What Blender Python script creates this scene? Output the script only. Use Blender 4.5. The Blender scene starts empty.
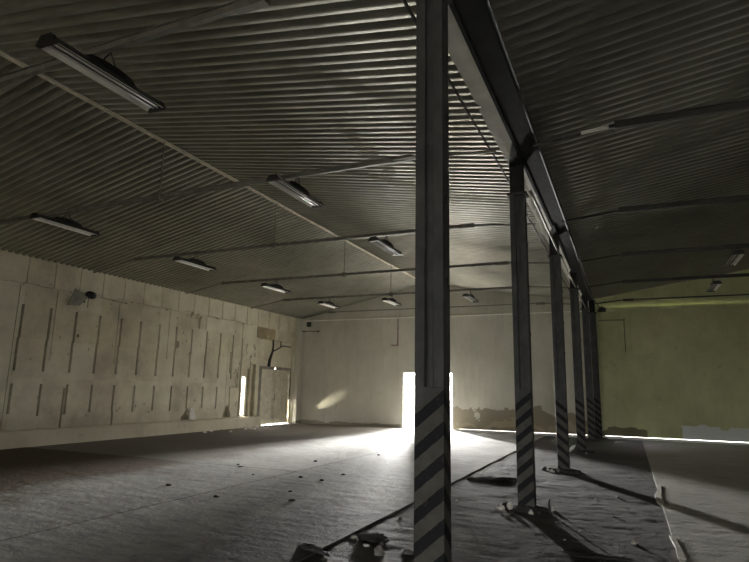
import bpy, bmesh, math, random
from mathutils import Vector, Matrix, noise
random.seed(7)
SC = bpy.context.scene
COL = SC.collection

# ------------------------------------------------------------------ measures
XL, XF, XR = -14.0, 22.81, 11.4          # left wall x, far wall y, right wall x
YB = -14.0                               # wall behind the photographer
EAVE, RIDGE_X, RIDGE_Z = 4.80, -7.757, 6.154
VAL_L, VAL_R, VAL_Z = -1.46, -0.96, 5.12
RIDGE2_X, RIDGE2_Z = 5.1, 6.10
TIE_Y = [3.677 + 3.7903 * k for k in range(6)]
TIE_Z = 5.033
COL_X = -1.335
COL_Y = [4.022 + 4.339 * k for k in range(5)]

# ------------------------------------------------------------------ helpers
def link(o):
    COL.objects.link(o); return o

class MB:
    """collects shapes in one bmesh; build() links them as one mesh object"""
    def __init__(self): self.bm = bmesh.new()
    def box(self, x0, x1, y0, y1, z0, z1, bevel=0):
        vs = [self.bm.verts.new(p) for p in ((x0,y0,z0),(x1,y0,z0),(x1,y1,z0),(x0,y1,z0),(x0,y0,z1),(x1,y0,z1),(x1,y1,z1),(x0,y1,z1))]
        fs = [self.bm.faces.new([vs[i] for i in f]) for f in ((3,2,1,0),(4,5,6,7),(0,1,5,4),(1,2,6,5),(2,3,7,6),(3,0,4,7))]
        if bevel:
            es = list({e for f in fs for e in f.edges})
            bmesh.ops.bevel(self.bm, geom=es, offset=bevel, segments=2, affect='EDGES', profile=.5)
        return self
    def prism(self, pts, a, b):
        """pts: closed outline of 3D points, extruded along vector b-a (vectors)"""
        a, b = Vector(a), Vector(b)
        v0 = [self.bm.verts.new(Vector(p)+a) for p in pts]; v1 = [self.bm.verts.new(Vector(p)+b) for p in pts]
        n = len(pts)
        self.bm.faces.new(v0[::-1]); self.bm.faces.new(v1)
        for i in range(n): self.bm.faces.new((v0[i], v0[(i+1)%n], v1[(i+1)%n], v1[i]))
        return self
    def tube(self, pts, r, n=8):
        pts = [Vector(p) for p in pts]; rings = []
        for i, p in enumerate(pts):
            d = (pts[min(i+1, len(pts)-1)] - pts[max(i-1, 0)]).normalized()
            a = Vector((0,0,1)) if abs(d.z) < .9 else Vector((1,0,0))
            u = d.cross(a).normalized(); w = d.cross(u).normalized()
            rr = r[i] if isinstance(r, (list, tuple)) else r
            rings.append([self.bm.verts.new(p + rr*(math.cos(2*math.pi*k/n)*u + math.sin(2*math.pi*k/n)*w)) for k in range(n)])
        for a, b in zip(rings, rings[1:]):
            for k in range(n): self.bm.faces.new((a[k], a[(k+1)%n], b[(k+1)%n], b[k]))
        self.bm.faces.new(rings[0][::-1]); self.bm.faces.new(rings[-1])
        return self
    def rock(self, c, s, seed, sub=2):
        r = bmesh.ops.create_icosphere(self.bm, subdivisions=sub, radius=1)
        for v in r['verts']:
            d = v.co.copy()
            k = 1 + .55*noise.noise(d*1.3 + Vector((seed*7.1, seed*3.3, 0))) + .2*noise.noise(d*3.1+Vector((0,seed*5.7,seed)))
            q = d*k
            q.z = max(q.z, -.35)
            v.co = Vector((c[0]+q.x*s[0], c[1]+q.y*s[1], c[2]+q.z*s[2]))
        return self
    def build(self, name, mat, parent=None, smooth=False):
        bmesh.ops.recalc_face_normals(self.bm, faces=self.bm.faces)
        me = bpy.data.meshes.new(name); self.bm.to_mesh(me); self.bm.free()
        for m in (mat if isinstance(mat, (list, tuple)) else [mat]): me.materials.append(m)
        if smooth:
            for p in me.polygons: p.use_smooth = True
        o = link(bpy.data.objects.new(name, me))
        if parent is not None: o.parent = parent
        return o

def tag(o, label, cat, group=None):
    o['label'] = label; o['category'] = cat
    if group: o['group'] = group
    return o
def thing(name, label, cat, loc=(0,0,0), group=None):
    o = link(bpy.data.objects.new(name, None)); o.location = loc
    o.empty_display_size = .1
    return tag(o, label, cat, group)
def struct(o):
    o['kind'] = 'structure'; return o
def dup(root, loc, label, group=None):
    r = root.copy(); COL.objects.link(r); r.location = loc; r['label'] = label
    if group: r['group'] = group
    for ch in list(root.children):
        c = ch.copy(); COL.objects.link(c); c.parent = r
        for g in list(ch.children):
            d = g.copy(); COL.objects.link(d); d.parent = c
    return r

# ------------------------------------------------------------------ materials
class NT:
    def __init__(self, name):
        self.m = bpy.data.materials.new(name); self.m.use_nodes = True
        self.t = self.m.node_tree; self.b = self.t.nodes['Principled BSDF']
    def n(self, kind, **kw):
        x = self.t.nodes.new(kind)
        for k, v in kw.items():
            if k.startswith('i_'):
                key = k[2:]; x.inputs[int(key) if key.isdigit() else key.replace('_', ' ')].default_value = v
            else: setattr(x, k, v)
        return x
    def l(self, a, b): self.t.links.new(a, b)
    def coord(self, kind='Object', scale=(1,1,1)):
        tc = self.n('ShaderNodeTexCoord'); mp = self.n('ShaderNodeMapping'); mp.inputs['Scale'].default_value = scale
        self.l(tc.outputs[kind], mp.inputs[0]); return mp.outputs[0]
    def noise(self, co, scale, detail=4, rough=.55):
        x = self.n('ShaderNodeTexNoise'); x.inputs['Scale'].default_value = scale
        x.inputs['Detail'].default_value = detail; x.inputs['Roughness'].default_value = rough
        self.l(co, x.inputs['Vector']); return x.outputs['Fac']
    def ramp(self, fac, stops):
        x = self.n('ShaderNodeValToRGB'); cr = x.color_ramp
        while len(cr.elements) < len(stops): cr.elements.new(.5)
        for e, (p, c) in zip(cr.elements, stops):
            e.position = p; e.color = (*c, 1) if len(c) == 3 else c
        self.l(fac, x.inputs[0]); return x.outputs[0]
    def mix(self, fac, a, b, mode='MIX'):
        x = self.n('ShaderNodeMix', data_type='RGBA', blend_type=mode)
        for s, v in ((x.inputs[0], fac), (x.inputs[6], a), (x.inputs[7], b)):
            if isinstance(v, (int, float)): s.default_value = v
            elif isinstance(v, tuple): s.default_value = (*v, 1)
            else: self.l(v, s)
        return x.outputs[2]
    def math(self, op, a, b=0.0, c=0.0):
        x = self.n('ShaderNodeMath', operation=op)
        for s, v in zip(x.inputs, (a, b, c)):
            if isinstance(v, (int, float)): s.default_value = v
            else: self.l(v, s)
        return x.outputs[0]
    def sep(self, co):
        x = self.n('ShaderNodeSeparateXYZ'); self.l(co, x.inputs[0]); return x.outputs
    def bump(self, h, strength=.4, dist=.02):
        x = self.n('ShaderNodeBump'); x.inputs['Strength'].default_value = strength; x.inputs['Distance'].default_value = dist
        self.l(h, x.inputs['Height']); self.l(x.outputs[0], self.b.inputs['Normal'])
    def base(self, v):
        s = self.b.inputs['Base Color']
        if isinstance(v, tuple): s.default_value = (*v, 1)
        else: self.l(v, s)
    def set(self, rough=.6, metal=0, spec=.5):
        self.b.inputs['Metallic'].default_value = metal; self.b.inputs['Specular IOR Level'].default_value = spec
        if isinstance(rough, (int, float)): self.b.inputs['Roughness'].default_value = rough
        else: self.l(rough, self.b.inputs['Roughness'])
        return self.m

def plain(name, c, rough=.6, metal=0, var=.25, scale=6, spec=.5):
    t = NT(name); co = t.coord()
    f = t.noise(co, scale)
    d = tuple(x*(1-var) for x in c); e = tuple(min(1, x*(1+var)) for x in c)
    t.base(t.ramp(f, [(.3, d), (.7, e)])); return t.set(rough, metal, spec)

def mat_sheet(name, c0, c1):
    t = NT(name); co = t.coord('Object')
    big = t.noise(t.coord('Object', (.5, .25, .5)), 1.6, 5)
    fine = t.noise(t.coord('Object', (.6, 6, .6)), 4, 4)
    col = t.ramp(big, [(.3, c0), (.7, c1)])
    col = t.mix(.35, col, t.ramp(fine, [(.35, (.10,.095,.075)), (.7, (.5,.49,.44))]), 'OVERLAY')
    t.base(col)
    r = t.n('ShaderNodeMapRange'); t.l(fine, r.inputs[0]); r.inputs[3].default_value = .33; r.inputs[4].default_value = .50
    t.bump(fine, .15, .01)
    return t.set(r.outputs[0], .6, .5)

M = {}
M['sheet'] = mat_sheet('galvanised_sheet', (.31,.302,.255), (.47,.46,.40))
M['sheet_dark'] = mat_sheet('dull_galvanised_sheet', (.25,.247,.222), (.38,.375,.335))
M['steel_dark'] = plain('dark_painted_steel', (.045,.045,.042), .5, .2)
M['tie'] = plain('weathered_tie_steel', (.20,.19,.165), .55, .3)
M['beam_black'] = plain('sooty_beam_paint', (.028,.028,.027), .85, 0, .3, 5, .2)
M['flap'] = plain('grey_sheet_flap', (.30,.29,.25), .6, .2, .2)
M['strip'] = plain('pale_ridge_strip', (.62,.58,.48), .5, .1)
M['black'] = plain('black_enamel', (.018,.018,.018), .42, 0)
M['white_reflector'] = plain('white_reflector_enamel', (.90,.88,.83), .35, 0, .06)
M['tube'] = plain('frosted_tube_glass', (.70,.70,.68), .2, 0, .05)
M['tube_end'] = plain('aluminium_cap', (.5,.5,.5), .3, .9, .1)
M['pale_board'] = plain('pale_torn_board', (.88,.85,.77), .75, 0, .14, 3)
M['wire'] = plain('grey_cable', (.06,.06,.055), .6)
M['pipe_pale'] = plain('pale_painted_pipe', (.42,.40,.34), .5)
M['rust'] = plain('reddish_pipe_paint', (.24,.10,.075), .6)
M['rock'] = plain('broken_concrete', (.24,.23,.21), .9, 0, .35, 14)
M['rock_pale'] = plain('pale_broken_plaster', (.66,.64,.58), .85, 0, .2, 14)
M['dark_lump'] = plain('asphalt_and_backlit_lump', (.05,.048,.045), .85, 0, .35, 20)
M['brown_board'] = plain('brown_fibreboard', (.27,.215,.125), .8, 0, .2, 3)
M['tan_board'] = plain('tan_fibreboard', (.36,.30,.18), .8, 0, .2, 3)
M['kerb'] = plain('whitewashed_kerb', (.90,.89,.85), .6, 0, .12, 5)
M['plastic_white'] = plain('white_plastic', (.85,.85,.82), .35, 0, .04)

def mat_wall_left():
    t = NT('whitewashed_panel_wall'); co = t.coord()
    x, y, z = t.sep(co)
    f = t.noise(co, .9, 6, .6); g = t.noise(co, 7, 5, .6)
    col = t.ramp(f, [(.32, (.47,.43,.33)), (.5, (.61,.57,.445)), (.7, (.70,.66,.525))])
    col = t.mix(t.math('MULTIPLY', t.ramp(g, [(.58, (0,0,0)), (.72, (1,1,1))]), .35), col, (.34,.31,.24))
    # each panel its own shade of wash
    wn = t.n('ShaderNodeTexWhiteNoise', noise_dimensions='2D'); cb = t.n('ShaderNodeCombineXYZ')
    t.l(t.math('FLOOR', t.math('DIVIDE', t.math('ADD', y, -9.34+7.77*4), .777)), cb.inputs[0])
    t.l(t.math('ADD', t.math('ADD', t.math('GREATER_THAN', z, 2.7), t.math('GREATER_THAN', z, 3.62)), t.math('ADD', t.math('GREATER_THAN', z, 1.7), t.math('GREATER_THAN', z, 4.09))), cb.inputs[1])
    t.l(cb.outputs[0], wn.inputs['Vector'])
    col = t.mix(.5, col, t.ramp(wn.outputs['Value'], [(0, (.38,.38,.38)), (1, (.60,.60,.60))]), 'OVERLAY')
    sp = t.noise(co, 2.4, 6, .7)
    col = t.mix(t.math('MULTIPLY', t.ramp(sp, [(.58, (0,0,0)), (.64, (1,1,1))]), .3), col, (.70,.66,.54))
    # damp dirt rising from the plinth
    zz = t.n('ShaderNodeMapRange'); t.l(t.math('ADD', z, t.math('MULTIPLY', f, .9)), zz.inputs[0])
    zz.inputs[1].default_value = .75; zz.inputs[2].default_value = 1.5; zz.inputs[3].default_value = .65; zz.inputs[4].default_value = 0
    col = t.mix(zz.outputs[0], col, (.27,.235,.165))
    t.base(col); t.bump(t.math('ADD', g, t.math('MULTIPLY', t.noise(co, 40, 3), .3)), .35, .02)
    return t.set(.85, 0, .25)

def mat_plaster(name, c0, c1, stain, patches):
    """old plaster wall in the XZ plane; patches: (x0,x1,ztop,soft,colour) bare patches near the floor"""
    t = NT(name); co = t.coord(); x, y, z = t.sep(co)
    f = t.noise(co, .55, 6, .62); g = t.noise(co, 3.2, 6, .6); s = t.noise(t.coord('Object', (2.2,1,.35)), 1.6, 5, .6)
    col = t.ramp(f, [(.3, c0), (.7, c1)])
    col = t.mix(t.math('MULTIPLY', t.ramp(s, [(.5, (0,0,0)), (.72, (1,1,1))]), .35), col, stain)
    col = t.mix(t.math('MULTIPLY', t.ramp(g, [(.6, (0,0,0)), (.68, (1,1,1))]), .35), col, tuple(v*.7 for v in c0))
    for (x0, x1, zt, amp, pc) in patches:
        zn = t.math('ADD', z, t.math('MULTIPLY', t.math('SUBTRACT', t.noise(t.coord('Object', (1,1,1.3)), 1.15, 7, .55), .5), amp))
        a = t.math('LESS_THAN', zn, zt)
        b = t.math('MULTIPLY', t.math('GREATER_THAN', t.math('ADD', x, t.math('MULTIPLY', f, .8)), x0+.4), t.math('LESS_THAN', t.math('ADD', x, t.math('MULTIPLY', f, .8)), x1+.4))
        col = t.mix(t.math('MULTIPLY', t.math('MULTIPLY', a, b), .85), col, pc)
    t.base(col); t.bump(t.math('ADD', g, t.math('MULTIPLY', t.noise(co, 30, 3), .3)), .3, .02)
    return t.set(.85, 0, .25)

def mat_concrete(name, c0, c1, dirt_shade=None, rough=(.62,.78), joints=False, spec=.5):
    t = NT(name); co = t.coord(); x, y, z = t.sep(co)
    f = t.noise(co, .5, 6, .6); g = t.noise(co, 5, 6, .62); h = t.noise(t.coord('Object', (.7, 2.4, 1)), 2.2, 5, .65)
    fine = t.noise(co, 45, 3)
    col = t.ramp(f, [(.3, c0), (.7, c1)])
    col = t.mix(t.math('MULTIPLY', t.ramp(h, [(.48, (0,0,0)), (.7, (1,1,1))]), .5), col, tuple(v*.5 for v in c0))
    col = t.mix(t.math('MULTIPLY', t.ramp(g, [(.62, (0,0,0)), (.7, (1,1,1))]), .6), col, tuple(v*.4 for v in c0))
    rr = t.n('ShaderNodeMapRange'); t.l(h, rr.inputs[0]); rr.inputs[3].default_value = rough[0]; rr.inputs[4].default_value = rough[1]
    ro = rr.outputs[0]
    if dirt_shade:
        # brown earth along the left wall; colour also paints shade beside the door beam
        edge = t.math('ADD', t.math('ADD', x, t.math('MULTIPLY', y, .075)), t.math('MULTIPLY', t.math('SUBTRACT', f, .5), 2.6))
        edge = t.math('ADD', edge, t.math('MULTIPLY', t.math('SUBTRACT', g, .5), .8))
        m = t.n('ShaderNodeMapRange', interpolation_type='SMOOTHSTEP'); t.l(edge, m.inputs[0])
        m.inputs[1].default_value = -8.2; m.inputs[2].default_value = -7.0; m.inputs[3].default_value = 1; m.inputs[4].default_value = 0
        col = t.mix(m.outputs[0], col, t.mix(g, tuple(v*.7 for v in dirt_shade), tuple(v*1.3 for v in dirt_shade)))
        ro = t.math('ADD', ro, t.math('MULTIPLY', m.outputs[0], .35))
        # dark broken-up dirt along the edge of the asphalt strip, near end of the hall
        e2 = t.math('ADD', x, t.math('MULTIPLY', t.math('SUBTRACT', g, .5), 1.2))
        m2 = t.n('ShaderNodeMapRange', interpolation_type='SMOOTHSTEP'); t.l(e2, m2.inputs[0])
        m2.inputs[1].default_value = -4.5; m2.inputs[2].default_value = -3.7
        m3 = t.n('ShaderNodeMapRange', interpolation_type='SMOOTHSTEP'); t.l(t.math('ADD', y, t.math('MULTIPLY', t.math('SUBTRACT', f, .5), 3)), m3.inputs[0])
        m3.inputs[1].default_value = 6.6; m3.inputs[2].default_value = 8.6; m3.inputs[3].default_value = 1; m3.inputs[4].default_value = 0
        col = t.mix(t.math('MULTIPLY', t.math('MULTIPLY', m2.outputs[0], m3.outputs[0]), .85), col, (.075,.073,.068))
    if dirt_shade:
        # joints between the cast slabs
        def near(v, c, w): return t.math('LESS_THAN', t.math('ABSOLUTE', t.math('SUBTRACT', v, c)), w)
        wob = t.math('MULTIPLY', t.math('SUBTRACT', g, .5), .06)
        j1 = near(t.math('ADD', x, wob), -5.96, .022)
        j2 = t.math('MULTIPLY', near(t.math('ADD', y, wob), 9.8, .03), t.math('LESS_THAN', x, -5.96))
        j3 = near(t.math('ADD', y, wob), 13.2, .03)
        j4 = near(t.math('ADD', y, wob), 18.2, .04)
        far_bay = t.math('MULTIPLY', t.math('GREATER_THAN', y, 9.8), t.math('LESS_THAN', x, -5.96))
        col = t.mix(t.math('MULTIPLY', far_bay, .25), col, (.50,.49,.46))
        j = t.math('MINIMUM', t.math('ADD', t.math('ADD', j1, j2), t.math('MULTIPLY', t.math('ADD', j3, j4), .6)), 1)
        col = t.mix(t.math('MULTIPLY', j, .75), col, (.06,.055,.045))
    t.base(col)
    t.bump(t.math('ADD', t.math('MULTIPLY', g, .8), t.math('ADD', t.math('MULTIPLY', fine, .25), t.math('MULTIPLY', h, .8))), .8 if not dirt_shade else .5, .05)
    return t.set(ro, 0, spec)

def mat_stripes(name, sign):
    t = NT(name); co = t.coord(); x, y, z = t.sep(co)
    g = t.noise(co, 5, 5); e = t.noise(co, 22, 4)
    # y offsets x so the stripe turns the corner onto the side faces
    s = t.math('ADD', z, t.math('MULTIPLY', t.math('ADD', x, t.math('MULTIPLY', y, -1)), -.85*sign))
    fr = t.math('FRACT', t.math('DIVIDE', t.math('ADD', s, t.math('MULTIPLY', t.math('SUBTRACT', e, .5), .02)), .222))
    st = t.math('LESS_THAN', fr, .46)
    low = t.math('LESS_THAN', s, 1.47)
    paint = t.ramp(g, [(.3, (.06,.062,.064)), (.7, (.105,.107,.106))])
    pale = t.ramp(g, [(.3, (.06,.059,.051)), (.7, (.11,.107,.093))])
    rust = t.math('MULTIPLY', t.ramp(e, [(.6, (0,0,0)), (.7, (1,1,1))]), .5)
    col = t.mix(low, paint, pale)
    col = t.mix(t.math('MULTIPLY', st, low), col, (.010,.011,.014))
    col = t.mix(rust, col, (.06,.05,.04))
    t.base(col); t.bump(e, .2, .01)
    return t.set(.62, 0, .22)

M['wall_left'] = mat_wall_left()
M['plinth'] = mat_plaster('rough_plinth_render', (.40,.36,.27), (.52,.48,.37), (.26,.22,.15), [])
M['wall_far'] = mat_plaster('grey_beige_plaster', (.48,.46,.385), (.62,.60,.515), (.36,.34,.275),
    [(-6.6, -1.0, .80, 1.9, (.25,.215,.15)), (-6.6, -1.0, .34, 1.5, (.40,.35,.25)), (-6.6, -1.0, .16, .8, (.24,.21,.155)), (-13.9, -8.9, .12, .4, (.24,.22,.165))])
M['wall_green'] = mat_plaster('olive_green_plaster', (.42,.44,.245), (.66,.67,.40), (.40,.39,.24),
    [(1.65, 8, .55, .8, (.72,.76,.78)), (-1.1, .6, .35, .7, (.15,.145,.09))])
M['wall_back'] = mat_plaster('grey_plaster', (.30,.28,.22), (.40,.37,.30), (.25,.23,.17), [])
M['slab'] = mat_concrete('worn_concrete_slab', (.26,.258,.245), (.46,.455,.435), dirt_shade=(.085,.056,.029), spec=.28)
M['slab_right'] = mat_concrete('pale_concrete_slab', (.38,.37,.335), (.52,.505,.46), rough=(.6,.8))
M['asphalt'] = mat_concrete('broken_dark_asphalt', (.05,.049,.046), (.115,.11,.102), rough=(.6,.8))
M['stripe_up'] = mat_stripes('hazard_stripes_rising', 1)
M['stripe_down'] = mat_stripes('hazard_stripes_falling', -1)
M['door'] = plain('weathered_door_boards', (.52,.48,.38), .8, 0, .2, 4)
M['frame'] = plain('grey_door_frame', (.20,.185,.15), .8, 0, .3, 5)
M['ground'] = plain('bright_yard_gravel', (.42,.40,.36), .9)

# ------------------------------------------------------------------ shell: floor
def floor_piece(x0, x1, y0, y1, z, mat, amp, step):
    bm = bmesh.new(); nx = max(1, round((x1-x0)/step)); ny = max(1, round((y1-y0)/step))
    g = [[bm.verts.new((x0+(x1-x0)*i/nx, y0+(y1-y0)*j/ny, z)) for j in range(ny+1)] for i in range(nx+1)]
    for i in range(nx+1):
        for j in range(ny+1):
            v = g[i][j]; q = Vector((v.co.x*1.7, v.co.y*1.7, 0))
            edge = min(1, i, nx-i)
            v.co.z += amp*(.7*noise.noise(q) + (.55*noise.noise(Vector((q.x*1.6, q.y*5.2, 4))) + .3*noise.noise(Vector((q.x*4, q.y*9, 8))) if amp > .01 else 0))
            if edge == 0 and amp > .006: v.co.x += .02*noise.noise(Vector((0, v.co.y*4, 3)))
    for i in range(nx):
        for j in range(ny): bm.faces.new((g[i][j], g[i+1][j], g[i+1][j+1], g[i][j+1]))
    for i in (0, nx):
        low = [bm.verts.new((v.co.x, v.co.y, z-.09)) for v in g[i]]
        top = [bm.verts.new(v.co) for v in g[i]]
        for j in range(ny): bm.faces.new((top[j], top[j+1], low[j+1], low[j]))
    me = bpy.data.meshes.new('floor'); bm.to_mesh(me); bm.free(); me.materials.append(mat)
    for p in me.polygons: p.use_smooth = True
    return struct(link(bpy.data.objects.new('floor', me)))
XS, XG = -2.93, .37
floor_piece(XL-.05, XS, YB, XF+.3, 0, M['slab'], .003, .4)
floor_piece(XS-.03, XG+.03, YB, XF+.3, -.020, M['asphalt'], .018, .075)
floor_piece(XG, XR+.05, YB, XF+.3, -.004, M['slab_right'], .004, .4)

# ------------------------------------------------------------------ shell: walls as stepped panels
def stepped_wall(name, u0, u1, v0, v1, rects, place, mat, hole_depth=.3):
    """rects: (u0,u1,v0,v1,depth or None); later ones win. place(u,v,depth)->point"""
    R5 = lambda a: round(a, 4)
    us = sorted({R5(u0), R5(u1)} | {R5(a) for r in rects for a in r[:2] if u0 < a < u1})
    vs = sorted({R5(v0), R5(v1)} | {R5(a) for r in rects for a in r[2:4] if v0 < a < v1})
    def dep(i, j):
        if not (0 <= i < len(us)-1 and 0 <= j < len(vs)-1): return 'out'
        cu, cv = (us[i]+us[i+1])/2, (vs[j]+vs[j+1])/2; d = 0.0
        for r in rects:
            if r[0] <= cu <= r[1] and r[2] <= cv <= r[3]: d = r[4]
        return d
    D = [[dep(i, j) for j in range(len(vs)-1)] for i in range(len(us)-1)]
    bm = bmesh.new(); cache = {}
    def P(u, v, d):
        k = (u, v, round(d, 4))
        if k not in cache: cache[k] = bm.verts.new(place(u, v, d))
        return cache[k]
    def face(*ps):
        try: bm.faces.new(ps)
        except ValueError: pass
    for i in range(len(us)-1):
        for j in range(len(vs)-1):
            d = D[i][j]; a, b, c, e = us[i], us[i+1], vs[j], vs[j+1]
            if d is not None: face(P(a,c,d), P(b,c,d), P(b,e,d), P(a,e,d))
            dd = hole_depth if d is None else d
            if i+1 < len(us)-1:
                q = D[i+1][j]; qq = hole_depth if q is None else q
                if qq != dd: face(P(b,c,dd), P(b,c,qq), P(b,e,qq), P(b,e,dd))
            if j+1 < len(vs)-1:
                q = D[i][j+1]; qq = hole_depth if q is None else q
                if qq != dd: face(P(a,e,dd), P(a,e,qq), P(b,e,qq), P(b,e,dd))
    bmesh.ops.recalc_face_normals(bm, faces=bm.faces)
    me = bpy.data.meshes.new(name); bm.to_mesh(me); bm.free(); me.materials.append(mat)
    return struct(link(bpy.data.objects.new(name, me)))

R = random.Random(3)
L = []
slots = [9.33 + .777*k for k in range(-16, 12)]
blocks = [9.344 + .777*k for k in range(-17, 17)]
for y in blocks:                                  # upright joints of the top course of blocks
    if y < 22.4: L.append((y-.014, y+.014, 4.10, 4.8, .035))
y = YB                                            # ragged joint under the top course
while y < 18.9:
    w = R.uniform(.25, .7); h = R.choice([.02,.02,.025,.03,.05]); zc = 4.09 + R.uniform(-.02, .03)
    L.append((y, min(y+w, 19.0), zc-h/2, zc+h/2, .05)); y += w*R.choice([1,1,1.25])
for a, b, z0, z1, d in [(11.6,12.1,4.02,4.09,.09),(12.1,12.6,4.03,4.06,.08),(13.3,14.3,4.06,4.12,.09),(15.1,15.55,4.08,4.16,.10),(16.1,16.9,4.08,4.13,.09),
                        (15.2,15.95,3.66,4.06,.05),(15.9,15.95,3.6,4.1,.09),(15.2,15.5,3.98,4.06,.1),(18.2,18.5,4.05,4.12,.08)]: L.append((a,b,z0,z1,d))
for y0, z0, z1 in [(9.2,.42,4.08),(10.25,2.2,4.06),(12.33,2.2,4.05),(14.43,2.45,4.05),(16.25,3.55,4.08),(17.62,.45,3.4),(18.45,1.9,4.05),(6.4,.42,4.08),(3.6,.42,4.08)]:
    L.append((y0-.012, y0+.012, z0, z1, .03))
for y0, y1, z0 in [(10.27,10.95,3.01),(12.4,14.4,3.62),(14.5,16.2,3.6),(16.3,18.4,3.64),(9.2,10.2,3.66),(10.3,12.3,3.66),(12.4,14.4,2.70),(14.45,16.2,2.71),(11.0,12.3,2.69),(16.3,17.5,2.72),(9.3,18.4,1.70)]:
    L.append((y0, y1, z0-.006, z0+.006, .012))
for y in slots:                                   # the slots cut in the panels, in two rows
    j = R.uniform(-.012, .012)
    L.append((y-.035+.02+j, y+.035+.02+j, 2.72, 3.56, .11)); L.append((y-.035+j, y+.035+j, 1.88, 2.72, .11))
    L.append((y-.035+j, y+.035+j, R.uniform(.74,.82), 1.56, .11))
for y, z0, z1 in [(10.79,.36,1.46),(12.46,.2,.8)]: L.append((y-.03, y+.03, z0, z1, .09))
# damage near the door
def ragged(y0, y1, z0, z1, d, shape, n=9):
    # broken-out hole: upright slivers of uneven height
    for k in range(n):
        f = (k+.5)/n; h = shape(f)*R.uniform(.8, 1.1)
        L.append((y0+(y1-y0)*k/n, y0+(y1-y0)*(k+1)/n, z0+R.uniform(-.02,.02), z0+(z1-z0)*h, d*R.uniform(.7,1.15)))
ragged(15.35, 15.85, .42, .80, .16, lambda f: .35+.65*math.sin(f*3.1)**2)
ragged(17.5, 18.0, .42, .92, .18, lambda f: .15+.85*math.sin(f*3.1))
ragged(18.0, 18.32, 1.55, 2.45, .07, lambda f: .5+.5*f)
ragged(15.1, 16.0, 3.98, 4.14, .10, lambda f: .5+.5*abs(math.sin(f*6)), 12)
for yc, zc in [(R.uniform(9, 18.5), R.uniform(.5, 4.4)) for _ in range(46)]:    # small chips and nail holes
    w = R.uniform(.012, .05); L.append((yc-w, yc+w*R.uniform(.3,1), zc-w*R.uniform(.3,1), zc+w, .03))
for yc, zc in [(R.uniform(18.2, 19.7), R.uniform(.42, 3.4)) for _ in range(26)]:
    w = R.uniform(.015, .06); L.append((yc-w, yc+w, zc-w*2, zc+w*2, .03))
L += [(17.75,17.82,2.1,2.9,.08),(18.42,18.5,.45,3.5,.06),(13.97,14.06,3.0,3.1,.08),(14.85,14.95,2.86,3.08,.09),(10.95,11.05,2.86,2.95,.08)]
# slit through the wall, door bay, door opening
L += [(18.55,19.12,.42,2.6,.04),(18.98,19.1,.36,2.3,.14),(18.66,18.865,.48,1.97,None),
      (19.2,22.38,.0,2.52,.10),(19.22,19.62,.36,2.5,.24),(19.5,22.36,2.52,3.60,.16),(19.9,22.28,-.05,2.42,None)]
stepped_wall('wall_left', YB, 22.85, -.05, 4.86, L, lambda u, v, d: (XL-d, u, v), M['wall_left'], .12)
F = [(-14,-1.0,4.71,4.80,.05),(-8.76,-6.60,-.05,2.30,None),(-6.4,-1.45,.055,.075,None),(-13.2,-13.1,3.55,3.75,.05),(-13.15,-13.05,3.0,3.12,.05),(-13.2,-13.08,2.6,2.7,.04)]
def far_rest(name, u0, u1, rects, mat):
    return stepped_wall(name, u0, u1, -.05, 4.80, rects, lambda u, v, d: (u, XF+d, v), mat, .28)
far = far_rest('wall_far', XL, -1.01, F, M['wall_far'])
green = far_rest('wall_far_right', -1.01, XR, [(-.85,11.0,.06,.081,None)], M['wall_green'])
def roof_z(x):
    pts = [(XL-.2, EAVE-.044), (XL, EAVE), (RIDGE_X, RIDGE_Z), (VAL_L, VAL_Z), (VAL_R, VAL_Z), (RIDGE2_X, RIDGE2_Z), (XR+.2, VAL_Z)]
    for (a, za), (b, zb) in zip(pts, pts[1:]):
        if a <= x <= b: return za + (zb-za)*(x-a)/(b-a)
    return 5
MB().prism([(XL,XF+.02,4.75),(-1.01,XF+.02,4.75),(-1.01,XF+.02,5.3),(VAL_L,XF+.02,5.3),(RIDGE_X,XF+.02,RIDGE_Z+.15),(XL,XF+.02,EAVE+.15)], (0,0,0), (0,.2,0)).build('wall_far_gable', M['wall_far'])
MB().prism([(-1.01,XF+.02,4.75),(XR,XF+.02,4.75),(XR,XF+.02,5.3),(RIDGE2_X,XF+.02,RIDGE2_Z+.15),(-1.01,XF+.02,5.3)], (0,0,0), (0,.2,0)).build('wall_far_right_gable', M['wall_green'])
stepped_wall('wall_right', YB, 22.85, -.05, 5.2, [], lambda u, v, d: (XR+d, u, v), M['wall_back'])
BG = [(-9.6,-7.0,-.05,2.6,None),(4.6,8.0,-.05,2.6,None)]  # unseen openings added behind the camera to let in fill light
stepped_wall('wall_back', XL, XR, -.05, 6.4, BG, lambda u, v, d: (u, YB-d, v), M['wall_back'])
for o in bpy.data.objects:
    if o.name.startswith('wall_') and 'kind' not in o: struct(o)
# yard outside the doors and the added rear openings
g = MB(); g.box(-70, 70, -70, 90, -.6, -.06); struct(g.build('floor_yard', M['ground']))

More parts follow.
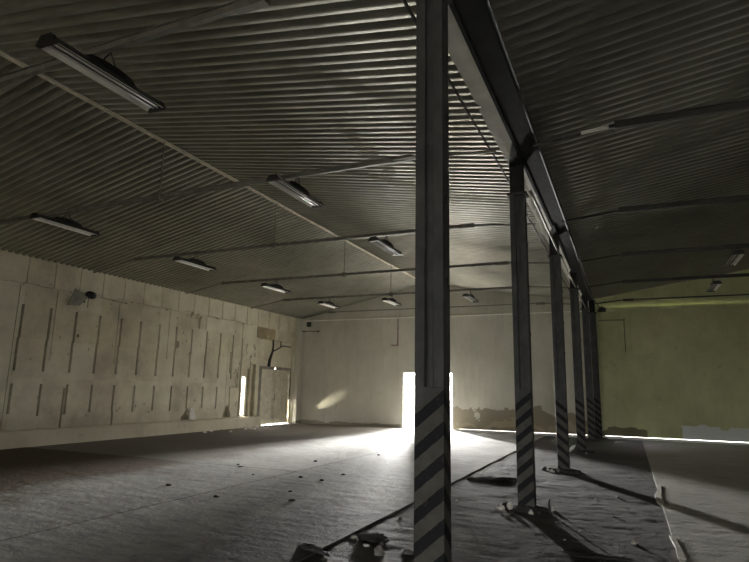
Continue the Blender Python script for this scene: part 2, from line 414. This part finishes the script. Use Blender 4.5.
# ------------------------------------------------------------------ shell: corrugated roof
def roof(x0, z0, x1, z1, mat, pitch=.178, h=.066):
    """trapezoid-ribbed sheet; x0,z0 -> x1,z1 is the slope, ribs follow the slope"""
    d = Vector((x1-x0, 0, z1-z0)).normalized(); nrm = Vector((-d.z, 0, d.x))
    if nrm.z < 0: nrm = -nrm
    prof = [(0,0),(.52,0),(.62,h),(.90,h),(1.0,0)]
    bm = bmesh.new(); ys = []; y = YB-.2
    while y < XF+.25:
        for (a, b) in prof[:-1]: ys.append((y+a*pitch, b))
        y += pitch
    va = []; vb = []
    mid = []
    for (yy, b) in ys:
        va.append(bm.verts.new(Vector((x0, yy, z0)) + nrm*b)); vb.append(bm.verts.new(Vector((x1, yy, z1)) + nrm*b))
    for i in range(len(ys)-1): bm.faces.new((va[i], va[i+1], vb[i+1], vb[i]))
    bmesh.ops.recalc_face_normals(bm, faces=bm.faces)
    me = bpy.data.meshes.new('ceiling'); bm.to_mesh(me); bm.free(); me.materials.append(mat)
    for p in me.polygons: p.use_smooth = True
    return struct(link(bpy.data.objects.new('ceiling', me)))
roof(XL-.25, EAVE-.055, RIDGE_X, RIDGE_Z, M['sheet'])
roof(RIDGE_X, RIDGE_Z, VAL_L-.02, VAL_Z, M['sheet'])
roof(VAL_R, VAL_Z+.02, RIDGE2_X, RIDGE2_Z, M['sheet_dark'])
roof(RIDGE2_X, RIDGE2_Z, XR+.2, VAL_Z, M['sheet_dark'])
# light-tight cover over ridges and valley
for x, z, w in ((RIDGE_X, RIDGE_Z+.09, .5), (RIDGE2_X, RIDGE2_Z+.09, .5), ((VAL_L+VAL_R)/2, VAL_Z+.28, .8)):
    struct(MB().box(x-w, x+w, YB-.2, XF+.25, z, z+.03).build('ceiling_cap', M['steel_dark']))
for x in (XL-.26, XR+.16):
    struct(MB().box(x, x+.1, YB-.2, XF+.25, 4.6, 5.4).build('ceiling_eave_closer', M['steel_dark']))
for y in (YB-.3, XF+.22):
    struct(MB().box(XL-.3, XR+.3, y, y+.1, 4.7, 6.6).build('ceiling_end_closer', M['steel_dark']))
struct(MB().prism([(RIDGE_X-.055,0,RIDGE_Z-.035),(RIDGE_X,0,RIDGE_Z-.022),(RIDGE_X+.055,0,RIDGE_Z-.035),(RIDGE_X+.055,0,RIDGE_Z-.02),(RIDGE_X,0,RIDGE_Z-.004),(RIDGE_X-.055,0,RIDGE_Z-.02)],
    (0,YB,0), (0,XF+.02,0)).build('trim_1', M['strip']))
# plinth, kerbs, corner pier
pl = MB()
n = 60
bm = pl.bm
prev = None
for k in range(n+1):
    y = YB + (19.85-YB)*k/n
    a = .11 + .02*noise.noise(Vector((0, y*1.3, 0))); h = .40 + .025*noise.noise(Vector((5, y*1.1, 0)))
    ring = [bm.verts.new((XL-.02, y, -.05)), bm.verts.new((XL+a+.05, y, -.05)), bm.verts.new((XL+a, y, h-.06)), bm.verts.new((XL+a*.7, y, h)), bm.verts.new((XL-.02, y, h+.02))]
    if prev:
        for i in range(4): bm.faces.new((prev[i], prev[i+1], ring[i+1], ring[i]))
    prev = ring
bm.faces.new(prev)
struct(pl.build('baseboard_left', M['plinth']))
struct(MB().box(-6.55, -1.0, XF-.13, XF+.05, -.05, .05, .012).build('baseboard_far', M['kerb']))
struct(MB().box(-1.0, XR, XF-.13, XF+.05, -.05, .055, .012).build('baseboard_far_right', M['kerb']))
struct(MB().box(XL-.02, XL+.22, 22.42, XF+.02, -.03, 4.78, .015).build('trim_2', M['wall_far']))

struct(MB().box(XL+.22, -1.2, XF-.03, XF+.01, 4.66, 4.70).build('trim_3', M['pale_board']))
# ------------------------------------------------------------------ doors
# left wall: pair of board doors, ajar, daylight round the edges
d1 = struct(link(bpy.data.objects.new('door_1', None))); d1.location = (XL-.12, 21.1, 0)
def leaf(y0, y1, tilt):
    b = MB()
    nb = 6
    for k in range(nb):
        a = y0+(y1-y0)*k/nb; c = y0+(y1-y0)*(k+1)/nb-.001*(k < nb-1)
        b.box(-.03, .0, a-21.1, c-21.1, .035, 2.36)
    o = b.build('door_leaf', M['door'], d1)
    r = MB()
    for z0, z1 in ((.25,.33),(1.18,1.25),(2.2,2.30)): r.box(0, .022, y0+.02-21.1, y1-.02-21.1, z0, z1, .004)
    for yy in (y0+.02, y1-.12): r.box(0, .022, yy-21.1, yy+.10-21.1, .1, 2.34, .004)
    r.build('door_rail', M['door'], o)
    return o
leaf(20.0, 21.06, 0); leaf(21.075, 22.20, 0)
MB().box(-.05,.03, 19.86-21.1, 20.03-21.1, 0, 2.46).build('door_jamb', M['frame'], d1)
MB().box(-.05,.03, 22.22-21.1, 22.32-21.1, 1.05, 2.46).build('door_jamb', M['frame'], d1)
MB().box(-.05,.03, 20.03-21.1, 20.98-21.1, 2.34, 2.46).build('door_head', M['frame'], d1)
MB().box(-.05,.03, 21.12-21.1, 22.22-21.1, 2.34, 2.46).build('door_head', M['frame'], d1)
MB().box(-.055,-.035, 21.0-21.1, 21.14-21.1, .12, 2.30).build('astragal', M['frame'], d1)
MB().prism([(.0,22.23-21.1,.02),(.0,22.27-21.1,.3),(.0,22.24-21.1,.7),(.0,22.27-21.1,1.1),(.0,22.33-21.1,1.1),(.0,22.33-21.1,.02)], (-.03,0,0), (-.015,0,0)).build('splintered_board', M['brown_board'], d1)
MB().tube([(.03, 21.02-21.1, 1.05), (.075, 21.02-21.1, 1.05), (.075, 21.02-21.1, 1.25), (.03, 21.02-21.1, 1.25)], .012).build('door_handle', M['steel_dark'], d1)
# far wall doorway: steel frame and leaf folded back into the yard
d2 = struct(link(bpy.data.objects.new('door_2', None))); d2.location = (-7.68, XF, 0)
MB().box(-1.0,-.93,.06,.14,0,2.28).build('door_post', M['kerb'], d2)
MB().box(-.84,-.80,.35,1.55,.03,2.2,.01).build('door_leaf', M['kerb'], d2)

# ------------------------------------------------------------------ columns
def make_column(y, mat, label, height=4.58, cx=COL_X):
    t = thing('striped_column', label, 'column', (cx, y+.085, 0), 'striped steel columns between the two bays')
    w, d, g = .114, .088, .036
    s = MB()
    # lower boxed length, upper open length with a groove on the faces
    for z0, z1, groove in ((-.03,1.62,0),(1.62,height,1)):
        if not groove: s.box(-w, w, -d, d, z0, z1, .006)
        else:
            s.box(-w, -g, -d, d, z0, z1, .005); s.box(g, w, -d, d, z0, z1, .005); s.box(-g-.002, g+.002, -d+.05, d-.05, z0, z1)
    s.build('shaft', mat, t)
    MB().box(-w-.035, w+.035, -d-.03, d+.03, height-.02, height+.02, .004).build('cap_plate', M['steel_dark'], t)
    b = MB(); b.box(-w+.01, w-.02, -d+.01, d-.01, height+.02, 5.06, .004)
    b.build('head_bracket', M['beam_black'], t)
    MB().prism([(-.105,-.085,5.045),(.10,-.085,5.045),(.10,-.95,5.045)], (0,0,0), (0,0,.03)).build('gusset_plate', M['beam_black'], t)
    c = MB(); c.rock((0,0,-.005), (.27,.24,.06), y)
    c.build('base_mound', M['dark_lump'], t)
    if y < 18:
        bo = MB()
        for zz in (2.4, 3.05, 3.75): bo.box(w, w+.015, -.02, .03, zz, zz+.06, .004)
        bo.build('bolt_lug', M['steel_dark'], t)
    return t
clabels = ['nearest striped steel column, tall and dark, standing in front of the bright doorway',
           'second striped column from the camera, broken stones round its foot, stripes rising to the right',
           'third striped column from the camera, first one whose stripes fall to the right',
           'fourth striped column from the camera, white bottle lying at its left foot',
           'fifth striped column from the camera, last free standing one before the far wall']
for k, y in enumerate(COL_Y): make_column(y, M['stripe_up'] if k < 2 else M['stripe_down'], clabels[k], 4.93 if k == 0 else 4.58, (COL_X-.005, COL_X-.04, COL_X+.03, COL_X+.08, COL_X+.11)[k])
make_column(22.52, M['stripe_down'], 'striped column set against the far wall where plaster turns green', 4.58, -1.04)

# valley beam along the column heads
vb = thing('valley_beam', 'long dark steel valley beam on the column heads with torn pale underside', 'beam', (0, 4.0, 5.08))
b = MB(); b.box(-1.285,-1.245,YB-4,XF-4,-.02,.16); b.box(-1.28,-1.0,YB-4,XF-4,.0,.03); b.box(-1.02,-.98,YB-4,XF-4,-.03,.16)
b.build('channel', M['beam_black'], vb)
bm = bmesh.new(); prev = None; n = 330
for k in range(n+1):
    y = YB + (XF-YB)*k/n
    e = -1.505 + .018*noise.noise(Vector((0,y*2.2,1))) + .012*noise.noise(Vector((0,y*9,4)))
    if 4.6 < y < 4.95 or 9.2 < y < 9.3 or 6.35 < y < 6.45: e += .05
    row = []
    for j in range(6):
        f = j/5; x = e + (-1.275-e)*f
        z = .004 + .016*noise.noise(Vector((x*7, y*2.1, 2))) + .010*noise.noise(Vector((x*15, y*6, 7)))*(1-f)
        row.append(bm.verts.new((x, y-4, z)))
    if prev:
        for j in range(5): bm.faces.new((prev[j], prev[j+1], row[j+1], row[j]))
    prev = row
mb = MB(); mb.bm.free(); mb.bm = bm
pb = mb.build('underside_board', M['pale_board'], vb)
sm = pb.modifiers.new('thickness', 'SOLIDIFY'); sm.thickness = .012; sm.offset = 1

# ------------------------------------------------------------------ tie beams
def tie(y, x0, x1, bx0, bx1, e0, e1, label, group, mat, hang=None, thin=.03):
    t = thing('tie_beam', label, 'beam', ((bx0+bx1)/2, y, TIE_Z), group)
    cx = (bx0+bx1)/2
    hh = thin
    b = MB(); b.box(bx0-cx, bx1-cx, -.03, .03, -hh, hh, .004); b.box(bx0-cx, bx1-cx, -.05, .05, hh-.008, hh)
    b.build('bar', mat, t)
    for (xa, za, xb, zb) in ((bx0-cx, 0, x0-cx, e0-TIE_Z), (bx1-cx, 0, x1-cx, e1-TIE_Z)):
        MB().tube([(xa,0,za),(xb,0,zb)], .022, 6).build('end_strut', mat, t)
        s = 1 if xb > xa else -1
        MB().box(min(xa, xa-s*.35), max(xa, xa-s*.35), -.045, .045, -.05, .035, .004).build('splice_plate', mat, t)
    if hang is not None:
        MB().tube([(hang-cx,0,.02),(hang-cx,0,roof_z(hang)-TIE_Z-.02)], .012, 6).build('hanger_rod', mat, t)
        MB().box(hang-cx-.05, hang-cx+.05, -.06, .06, -.07, .06, .006).build('hanger_clamp', mat, t)
    return t
tl = ['tie beam nearest the camera in the left bay, carrying the biggest dark lamp',
      'second tie beam of the left bay, carrying two lamps and hung from the ridge by a long rod',
      'third tie beam of the left bay, from the dark bend at left to behind the nearest column',
      'fourth tie beam of the left bay, carrying one lamp on its left half',
      'fifth tie beam of the left bay, carrying three small lamps',
      'thin tie beam right in front of the far gable in the left bay']
tr = ['black tie beam nearest the camera high in the right bay, mostly out of frame',
      'thick black tie beam in the upper right with a bright piece at its left end',
      'dark tie beam of the right bay, second one below the bright piece',
      'dark tie beam of the right bay carrying the larger right-hand lamp',
      'dark tie beam of the right bay carrying the faint smaller lamp',
      'last tie beam of the right bay, in front of the green gable']
for k, y in enumerate(TIE_Y):
    tie(y, XL+.03, -1.50, -12.4, -2.75, 4.76, 4.93, tl[k], 'tie beams of the left bay', M['tie'], RIDGE_X, .036 if k < 5 else .016)
    tie(y, -.99, XR-.1, .05, 10.2, 4.92, 4.95, tr[k], 'tie beams of the right bay', M['steel_dark'], None, .045 if k < 5 else .02)

for o in list(bpy.data.objects):
    if o.get('label') == tr[1]:
        c = (.05+10.2)/2
        MB().tube([(-.36-c,-.05,-.055),(-.02-c,-.06,-.03)], [.022,.026], 6).build('pale_sleeve', M['white_reflector'], o)['label'] = 'bright pale sleeve'
    if o.get('label') == tl[1]:
        c = (-12.4-2.75)/2
        MB().prism([(-3.05-c,-.06,-.02),(-2.25-c,-.06,-.11),(-2.3-c,-.06,.0)], (0,0,0), (0,.02,0)).build('pale_sleeve', M['white_reflector'], o)['label'] = 'bright pale scrap'
# ------------------------------------------------------------------ lamps
def make_lamp(label, loc, group):
    t = thing('hanging_strip_lamp', label, 'lamp', loc, group)
    Lh = .68
    h = MB()
    h.prism([(-.06,0,.045),(.06,0,.045),(.075,0,.03),(.125,0,-.035),(.119,0,-.04),(.066,0,.012),(-.066,0,.012),(-.119,0,-.04),(-.125,0,-.035),(-.075,0,.03)], (0,-Lh,0), (0,Lh,0))
    h.build('housing', M['black'], t)
    for s in (-1, 1):
        MB().prism([(s*.117,0,-.044),(s*.070,0,.008),(s*.067,0,.004),(s*.113,0,-.047)], (0,-Lh+.02,0), (0,Lh-.02,0)).build('reflector_wing', M['white_reflector'], t)
        MB().prism([(-.07,0,.05),(.07,0,.05),(.13,0,-.045),(-.13,0,-.045)], (0,s*Lh-.025,0), (0,s*Lh+.025,0)).build('end_cap', M['black'], t)
        tb = MB().tube([(s*.034,-Lh+.04,-.022),(s*.034,Lh-.04,-.022)], .012, 10).build('tube', M['tube'], t, True)
        for e in (-1, 1): MB().tube([(s*.034,e*(Lh-.06),-.022),(s*.034,e*(Lh-.02),-.022)], .0135, 10).build('tube_cap', M['tube_end'], tb)
    d = MB(); d.prism([(0,-.34,.04),(0,.34,.04),(0,.26,.10),(0,.10,.125),(0,-.10,.125),(0,-.26,.10)], (-.055,0,0), (.055,0,0))
    d.build('ballast_box', M['black'], t)
    MB().tube([(0,-.10,.11),(0,-.05,.2),(0,0,TIE_Z-.01-loc[2]),(0,.05,.2),(0,.10,.11)], .009, 6).build('suspension_hook', M['steel_dark'], t)
    return t
ZL = 4.74
G1, G2, G3 = 'strip lamps hung from the left bay ties', None, 'strip lamps hung from the right bay ties'
lamp = make_lamp('largest dark strip lamp, high at upper left and nearest the camera', (-4.76, TIE_Y[0]+.06, ZL), G1)
for x, k, lb, gr in [
    (-4.76,1,'strip lamp with two pale tubes just right of the ridge strip, second of its row',G1),
    (-4.76,2,'strip lamp close to the left edge of the nearest column, third of its row',G1),
    (-4.76,4,'small strip lamp hanging right of the nearest column, seen against the sheet roof',G1),
    (-10.2,1,'pale strip lamp nearest the camera of the row above the left wall',G1),
    (-10.2,2,'white strip lamp second along the row above the left wall',G1),
    (-10.2,3,'white strip lamp third along the row above the left wall',G1),
    (-10.3,4,'smallest white strip lamp at the far end of the row above the left wall',G1),
    (-7.70,4,'small strip lamp under the ridge rod, beside the nearest column',G1),
    (2.45,3,'larger of the two dark strip lamps at the right edge under the right roof',G3),
    (2.50,4,'smaller faint strip lamp near the right edge in front of the green gable',G3)]:
    dup(lamp, (x, TIE_Y[k], ZL), lb, gr)

# ------------------------------------------------------------------ cables and pipes
def rope(name, pts, r, mat, label, cat, sub=6):
    P = [Vector(p) for p in pts]; out = []
    for i in range(len(P)-1):
        a, b, c, d = P[max(i-1,0)], P[i], P[i+1], P[min(i+2,len(P)-1)]
        for s in range(sub):
            t = s/sub
            out.append(.5*((2*b)+(c-a)*t+(2*a-5*b+4*c-d)*t*t+(3*b-a-3*c+d)*t**3))
    out.append(P[-1]); o = MB().tube(out, r, 6).build(name, mat, None, True)
    return tag(o, label, cat)
rope('cable', [(-1.60,-2,5.0),(-1.61,5.4,4.99),(-1.58,8.5,4.985),(-1.6,12.7,5.0),(-1.6,17,4.99),(-1.6,22.7,5.0)], .018, M['wire'], 'dark cable running along the left side of the pale valley underside', 'cable')
rope('pipe', [(-1.19,8.5,4.66),(-1.205,12.7,4.62),(-1.205,17,4.62),(-1.2,22.4,4.6)], .022, M['pipe_pale'], 'thin pale pipe running along the heads of the far columns', 'pipe')
cb = rope('cable', [(-.93,6,4.98),(-.92,11.6,4.93),(-.94,15.4,4.92),(-.98,19.5,4.88),(-.80,22.3,4.80),(-.72,22.6,4.6)], .024, M['wire'], 'dark hanging cable along the right side of the valley beam, ending at green wall', 'cable')
MB().rock((-.70,22.62,4.66), (.13,.10,.15), 4).build('junction_box', M['steel_dark'], cb, True)
rope('wall_mounted_pipe', [(-9.02,22.79,4.66),(-9.02,22.79,3.55),(-9.05,22.79,3.49),(-9.34,22.79,3.49)], .018, M['rust'], 'thin reddish pipe bent at its foot, high on the far wall left of the doorway', 'pipe', 2)
rope('wall_mounted_conduit', [(-.85,22.79,4.31),(0,22.79,4.30),(.03,22.79,4.27),(.02,22.79,3.11)], .012, M['wire'], 'thin dark conduit turning down on the green wall beside the last columns', 'conduit', 2)
t = thing('wall_bracket', 'small dark bracket with rods in the far left corner near the roof', 'bracket', (-13.5, XF, 4.3))
MB().box(-.08,.1,-.12,.0,.1,.32,.01).build('box', M['steel_dark'], t)
MB().tube([(-.2,-.02,-.13),(-.2,-.3,-.13),(.65,-.3,-.15)], .018, 6).tube([(.62,-.34,-.15),(.70,-.28,-.15)], .035, 6).build('rod', M['steel_dark'], t)
# black forked pipe over the left door
t = thing('forked_pipe', 'black forked pipe leaning above the left wall door', 'pipe', (XL+.06, 20.3, 2.45))
MB().tube([(0,.0,0),(.02,.03,.3),(.03,.2,.66),(.03,.22,.9),(.02,.2,1.15)], [.07,.065,.045,.035,.03], 8).build('trunk', M['black'], t, True)
MB().tube([(.03,.2,.64),(.10,.62,.84),(.12,.8,.93),(.13,1.45,.93)], .028, 8).tube([(.10,.70,.88),(.08,.72,1.13)], .02, 6).build('branch', M['black'], t, True)
t = MB().box(XL-.02, XL+.02, 19.42, 20.06, 3.62, 4.08, .006).build('brown_panel', M['brown_board'])
tag(t, 'left one of two brown board panels above the left wall door', 'panel', 'brown boards over the door')
t = MB().box(XL-.02, XL+.018, 20.10, 20.75, 3.62, 4.07, .006).build('brown_panel', M['tan_board'])
tag(t, 'right one of two brown board panels above the left wall door', 'panel', 'brown boards over the door')
# old floodlight on the left wall
t = thing('wall_floodlight', 'old floodlight with black round head and grey flap, high on left wall', 'floodlight', (XL, 10.95, 4.0))
MB().tube([(.0,.05,-.05),(.18,.05,.0),(.2,.12,.05)], .02, 8).box(0,.03,-.05,.15,-.15,.08,.005).tube([(.13,.15,-.0),(.13,.17,-.30)], .010, 6).build('arm', M['steel_dark'], t)
MB().tube([(.17,.03,.08),(.19,.09,.08),(.22,.19,.06),(.24,.27,.05)], [.05,.095,.11,.085], 14).build('head', M['black'], t, True)
MB().prism([(.06,-.42,-.30),(.12,-.10,-.27),(.24,.04,-.02),(.08,-.27,.20)], (0,0,0), (.012,.006,.0)).build('flap', M['flap'], t)

# ------------------------------------------------------------------ rubble
def stone(x, y, s, mat, label, group=None, name='stone', seed=0, dz=0, cat='stone'):
    zf = -.02 if XS < x < XG else 0
    o = MB().rock((0,0,0), s, seed or x*3.7+y).build(name, mat)
    o.location = (x, y, zf + s[2]*.25 + dz); o.rotation_euler.z = (x*13.7+y*5.1) % 6.28
    return tag(o, label, cat, group)
stone(-2.36, 5.52, (.065,.055,.065), M['rock'], 'largest broken stone on the dark strip, left of the nearest column foot')
stone(-2.10, 5.68, (.06,.04,.035), M['rock'], 'small grey stone lying right beside the nearest column, lower left of it')
stone(-2.60, 5.74, (.035,.022,.018), M['rock_pale'], 'small white chip just in front of the dark slab piece at the slab edge')
stone(-2.86, 5.98, (.05,.03,.022), M['rock_pale'], 'flat white chip on the concrete slab edge, left of dark slab piece')
def flake(x, y, a, b, hgt, rot, mat, label, name='slab_piece'):
    o = MB().rock((0,0,0), (a,b,hgt), x*2.3+y, 3).build(name, mat)
    for v in o.data.vertices:
        v.co.z = min(v.co.z, hgt*.8) + .012*noise.noise(Vector((v.co.x*25, v.co.y*25, x)))
    o.location = (x, y, (-.02 if XS < x < XG else 0)+hgt*.15); o.rotation_euler = (math.radians(-6), 0, rot)
    return tag(o, label, 'rubble')
flake(-2.62, 6.0, .16, .12, .07, .3, M['dark_lump'], 'black broken slab piece at the edge of the concrete slab, lower centre')  # black material paints in the backlit near sides of these concrete pieces
flake(-2.98, 5.28, .19, .06, .05, -.3, M['dark_lump'], 'flat black slab piece at the bottom edge, left of the pale stones')
flake(-2.45, 10.9, .42, .22, .05, .5, M['dark_lump'], 'dark slab flake on the slab edge between nearest and second column')
flake(-.35, 6.45, .30, .08, .03, .1, M['dark_lump'], 'long black flake on the floor near the bottom, right of second column')
flake(1.95, 9.6, .10, .05, .04, .3, M['rock'], 'small dark fragment at the right edge of the pale slab')
rr = random.Random(11)
placed = [(-1.60,8.30,.11),(-1.68,8.28,.11),(-1.07,8.36,.06),(-1.5,16.98,.22)]
def free(x, y, r):
    if any((x-a)**2+(y-b)**2 < (r+c)**2 for a, b, c in placed): return False
    placed.append((x, y, r)); return True
def ring(x, y, n, rad, label, group, pale):
    for k in range(n):
        a = rr.uniform(0, 6.28); q = rad*rr.uniform(.75, 1.25); s = rr.uniform(.018, .05)
        if abs(math.cos(a)*q*1.25) < .19 and abs(math.sin(a)*q) < .16: continue
        if not free(x+math.cos(a)*q*1.25, y+math.sin(a)*q, s*1.9): continue
        stone(x+math.cos(a)*q*1.25, y+math.sin(a)*q, (s*1.2, s, s*rr.uniform(.7,1.5)), M['rock_pale'] if rr.random() < pale else M['dark_lump'], label, group, seed=k+1+x*2)
ring(COL_X-.04, COL_Y[1]+.08, 40, .26, 'broken stones heaped around the foot of the second column', 'stones at the second column', .45)
ring(COL_X, COL_Y[2]+.08, 28, .25, 'dark stones around the foot of the third column', 'stones at the third column', .2)
ring(COL_X, COL_Y[3]+.08, 14, .26, 'dark stones around the foot of the fourth column', 'stones at the fourth column', .1)
stone(-1.595, 8.34, (.042,.04,.075), M['rock_pale'], 'white upright stone at the left foot of the second column', dz=.02)
stone(-1.70, 8.25, (.055,.05,.045), M['rock_pale'], 'white lump outermost at the left foot of the second column', dz=.02)
p = MB().tube([(0,0,-.03),(0.006,0,.06),(0,0,.12),(.012,0,.17)], [.02,.017,.014,.008], 8).build('rebar_stub', M['black']); p.location = (-1.07, 8.36, 0)
tag(p, 'short black stub sticking up at the right foot of the second column', 'stub')
p = MB().tube([(-.11,0,0),(.03,0,.0),(.08,0,0),(.11,0,0),(.13,0,0)], [.045,.047,.04,.018,.018], 12).build('bottle', M['plastic_white'], None, True)
p.location = (-1.50, 16.98, .09); p.rotation_euler = (0, math.radians(-40), math.radians(20)); tag(p, 'white bottle leaning at the foot of the fourth column', 'bottle')
# broken pale edge of the right-hand slab
def edge_chip(pts, label):
    b = MB(); out = [(x, y, 0) for x, y in pts]; b.prism(out, (0,0,-.03), (0,0,.008)); o = b.build('edge_chip', M['rock_pale']); return tag(o, label, 'rubble')
edge_chip([(.31,10.0),(.37,9.6),(.40,9.95),(.39,10.5),(.42,11.0),(.44,11.7),(.38,11.8),(.36,11.1),(.30,10.6)], 'long pale broken edge along the right slab, farther of the two')
edge_chip([(.36,6.75),(.43,6.7),(.42,7.1),(.40,7.6),(.34,7.7),(.37,7.2)], 'short pale broken edge along the right slab, nearer of the two')
# crumbs along the plinth by the left door
for k in range(26):
    y = rr.uniform(15.5, 21.5); x = XL + .25 + abs(rr.gauss(0, .35)); s = rr.uniform(.02, .06)
    if not free(x, y, s*1.9): continue
    stone(x, y, (s*1.2, s, s*.8), M['rock'] if rr.random() < .6 else M['rock_pale'], 'crumbled plaster lumps along the left wall plinth near the door', 'crumbs along the left plinth', seed=k+40)
crumbs = [(240,467),(365,470),(330,478),(232,463),(372,455),(355,478),(300,462),(260,474),(325,494),(337,500)]
W = [(-7.24,9.73),(-5.0,9.9),(-5.5,9.2),(-7.45,9.95),(-5.7,13.2),(-5.0,9.1),(-6.4,11.3),(-6.4,9.0),(-4.9,7.9),(-4.5,7.3),(-6.9,7.4),(-5.6,7.0)]
for k, (x, y) in enumerate(W):
    s = rr.uniform(.02, .04)
    stone(x, y, (s*1.6, s, s*.7), M['dark_lump'], 'small dark crumbs scattered over the bright concrete slab', 'crumbs on the concrete slab', seed=k+80)
for k in range(16):
    x = rr.uniform(-2.8, .2); y = rr.uniform(5.6, 13); s = rr.uniform(.012, .03)
    if abs(x-COL_X) < .5: x += .7
    if not free(x, y, s*1.9): continue
    stone(x, y, (s*1.3, s, s*.8), M['rock_pale'] if k % 2 else M['rock'], 'small loose stones scattered over the dark strip of floor', 'loose stones on the dark strip', seed=k+120)
# ragged flap of plaster hanging over the hole in the left wall
o = MB().prism([(XL+.02,15.72,.44),(XL+.06,15.98,.42),(XL+.04,15.88,.80),(XL+.02,15.72,.86)], (0,0,0), (.02,0,0)).build('plaster_flap', M['rock_pale'])
tag(o, 'pale plaster flap beside a hole low in the left wall, above the plinth', 'rubble')

# ------------------------------------------------------------------ daylight and added lamps
w = bpy.data.worlds.new('overcast_sky'); SC.world = w; w.use_nodes = True
bg = w.node_tree.nodes['Background']; bg.inputs[0].default_value = (1.0,.985,.95,1); bg.inputs[1].default_value = 15
def area(name, loc, rot, sx, sy, power, col=(1,1,1), portal=False):
    l = bpy.data.lights.new(name, 'AREA'); l.shape = 'RECTANGLE'; l.size = sx; l.size_y = sy; l.energy = power; l.color = col
    l.cycles.is_portal = portal
    o = link(bpy.data.objects.new(name, l)); o.location = loc; o.rotation_euler = rot; return o
PI = math.pi
area('daylight_far_door_portal', (-7.68, XF+.32, 1.12), (-PI/2,0,0), 2.2, 2.35, 1, portal=True)
area('fill_back_opening_portal', (-8.3, YB-.32, 1.25), (PI/2,0,0), 2.7, 2.7, 1, portal=True)  # portal over the left rear opening, added for fill
area('fill_right_back_opening_portal', (6.3, YB-.32, 1.25), (PI/2,0,0), 3.5, 2.7, 1, portal=True)  # portal over the right rear opening, added to brighten the green wall
area('assumed_far_door_daylight', (-9.8, 27.2, 1.6), (-PI/2,0,.50), .42, 1.7, 3600, (1,.985,.95))  # narrow lamp assumed outside the far door, added for crisp column shadows
sn = bpy.data.lights.new('hazy_low_sun', 'SUN'); sn.energy = 21; sn.angle = math.radians(17); sn.color = (1,.985,.95)
sno = link(bpy.data.objects.new('hazy_low_sun', sn)); sno.location = (-12, 70, 12)
sno.rotation_euler = Vector((.0, -1, -.165)).to_track_quat('-Z','Y').to_euler()

sp = bpy.data.lights.new('daylight_through_door_gap', 'SPOT'); sp.energy = 170; sp.spot_size = math.radians(17); sp.spot_blend = 1; sp.shadow_soft_size = .03; sp.color = (1,.93,.72)  # spot added at the left door gap, aimed to cast the far-wall streak
so = link(bpy.data.objects.new('daylight_through_door_gap', sp)); so.location = (XL-.02, 22.24, .2)
so.rotation_euler = (Vector((-12.35, 22.81, 1.0))-Vector(so.location)).to_track_quat('-Z','Y').to_euler()
# ------------------------------------------------------------------ camera
cam = bpy.data.cameras.new('camera'); cam.sensor_width = 36; cam.lens = 560.94*36/749; cam.clip_end = 300; cam.clip_start = .05
co = link(bpy.data.objects.new('camera', cam))
Mx = ((0.91426965,-0.4007171,0.05947114),(0.40466616,0.89654143,-0.18016317),(0.01887612,0.18878368,0.98183726))
m = Matrix.Identity(4)
for r_ in range(3):
    m[r_][0] = Mx[r_][0]; m[r_][1] = Mx[r_][2]; m[r_][2] = -Mx[r_][1]
m.translation = (0,0,1.6); co.matrix_world = m
SC.camera = co
vs = SC.view_settings; vs.view_transform = 'Standard'; vs.look = 'None'; vs.gamma = 1; vs.use_curve_mapping = False; vs.exposure = 1.08
SC.cycles.use_denoising = True
SC.cycles.max_bounces = 12; SC.cycles.diffuse_bounces = 8; SC.cycles.sample_clamp_indirect = 10
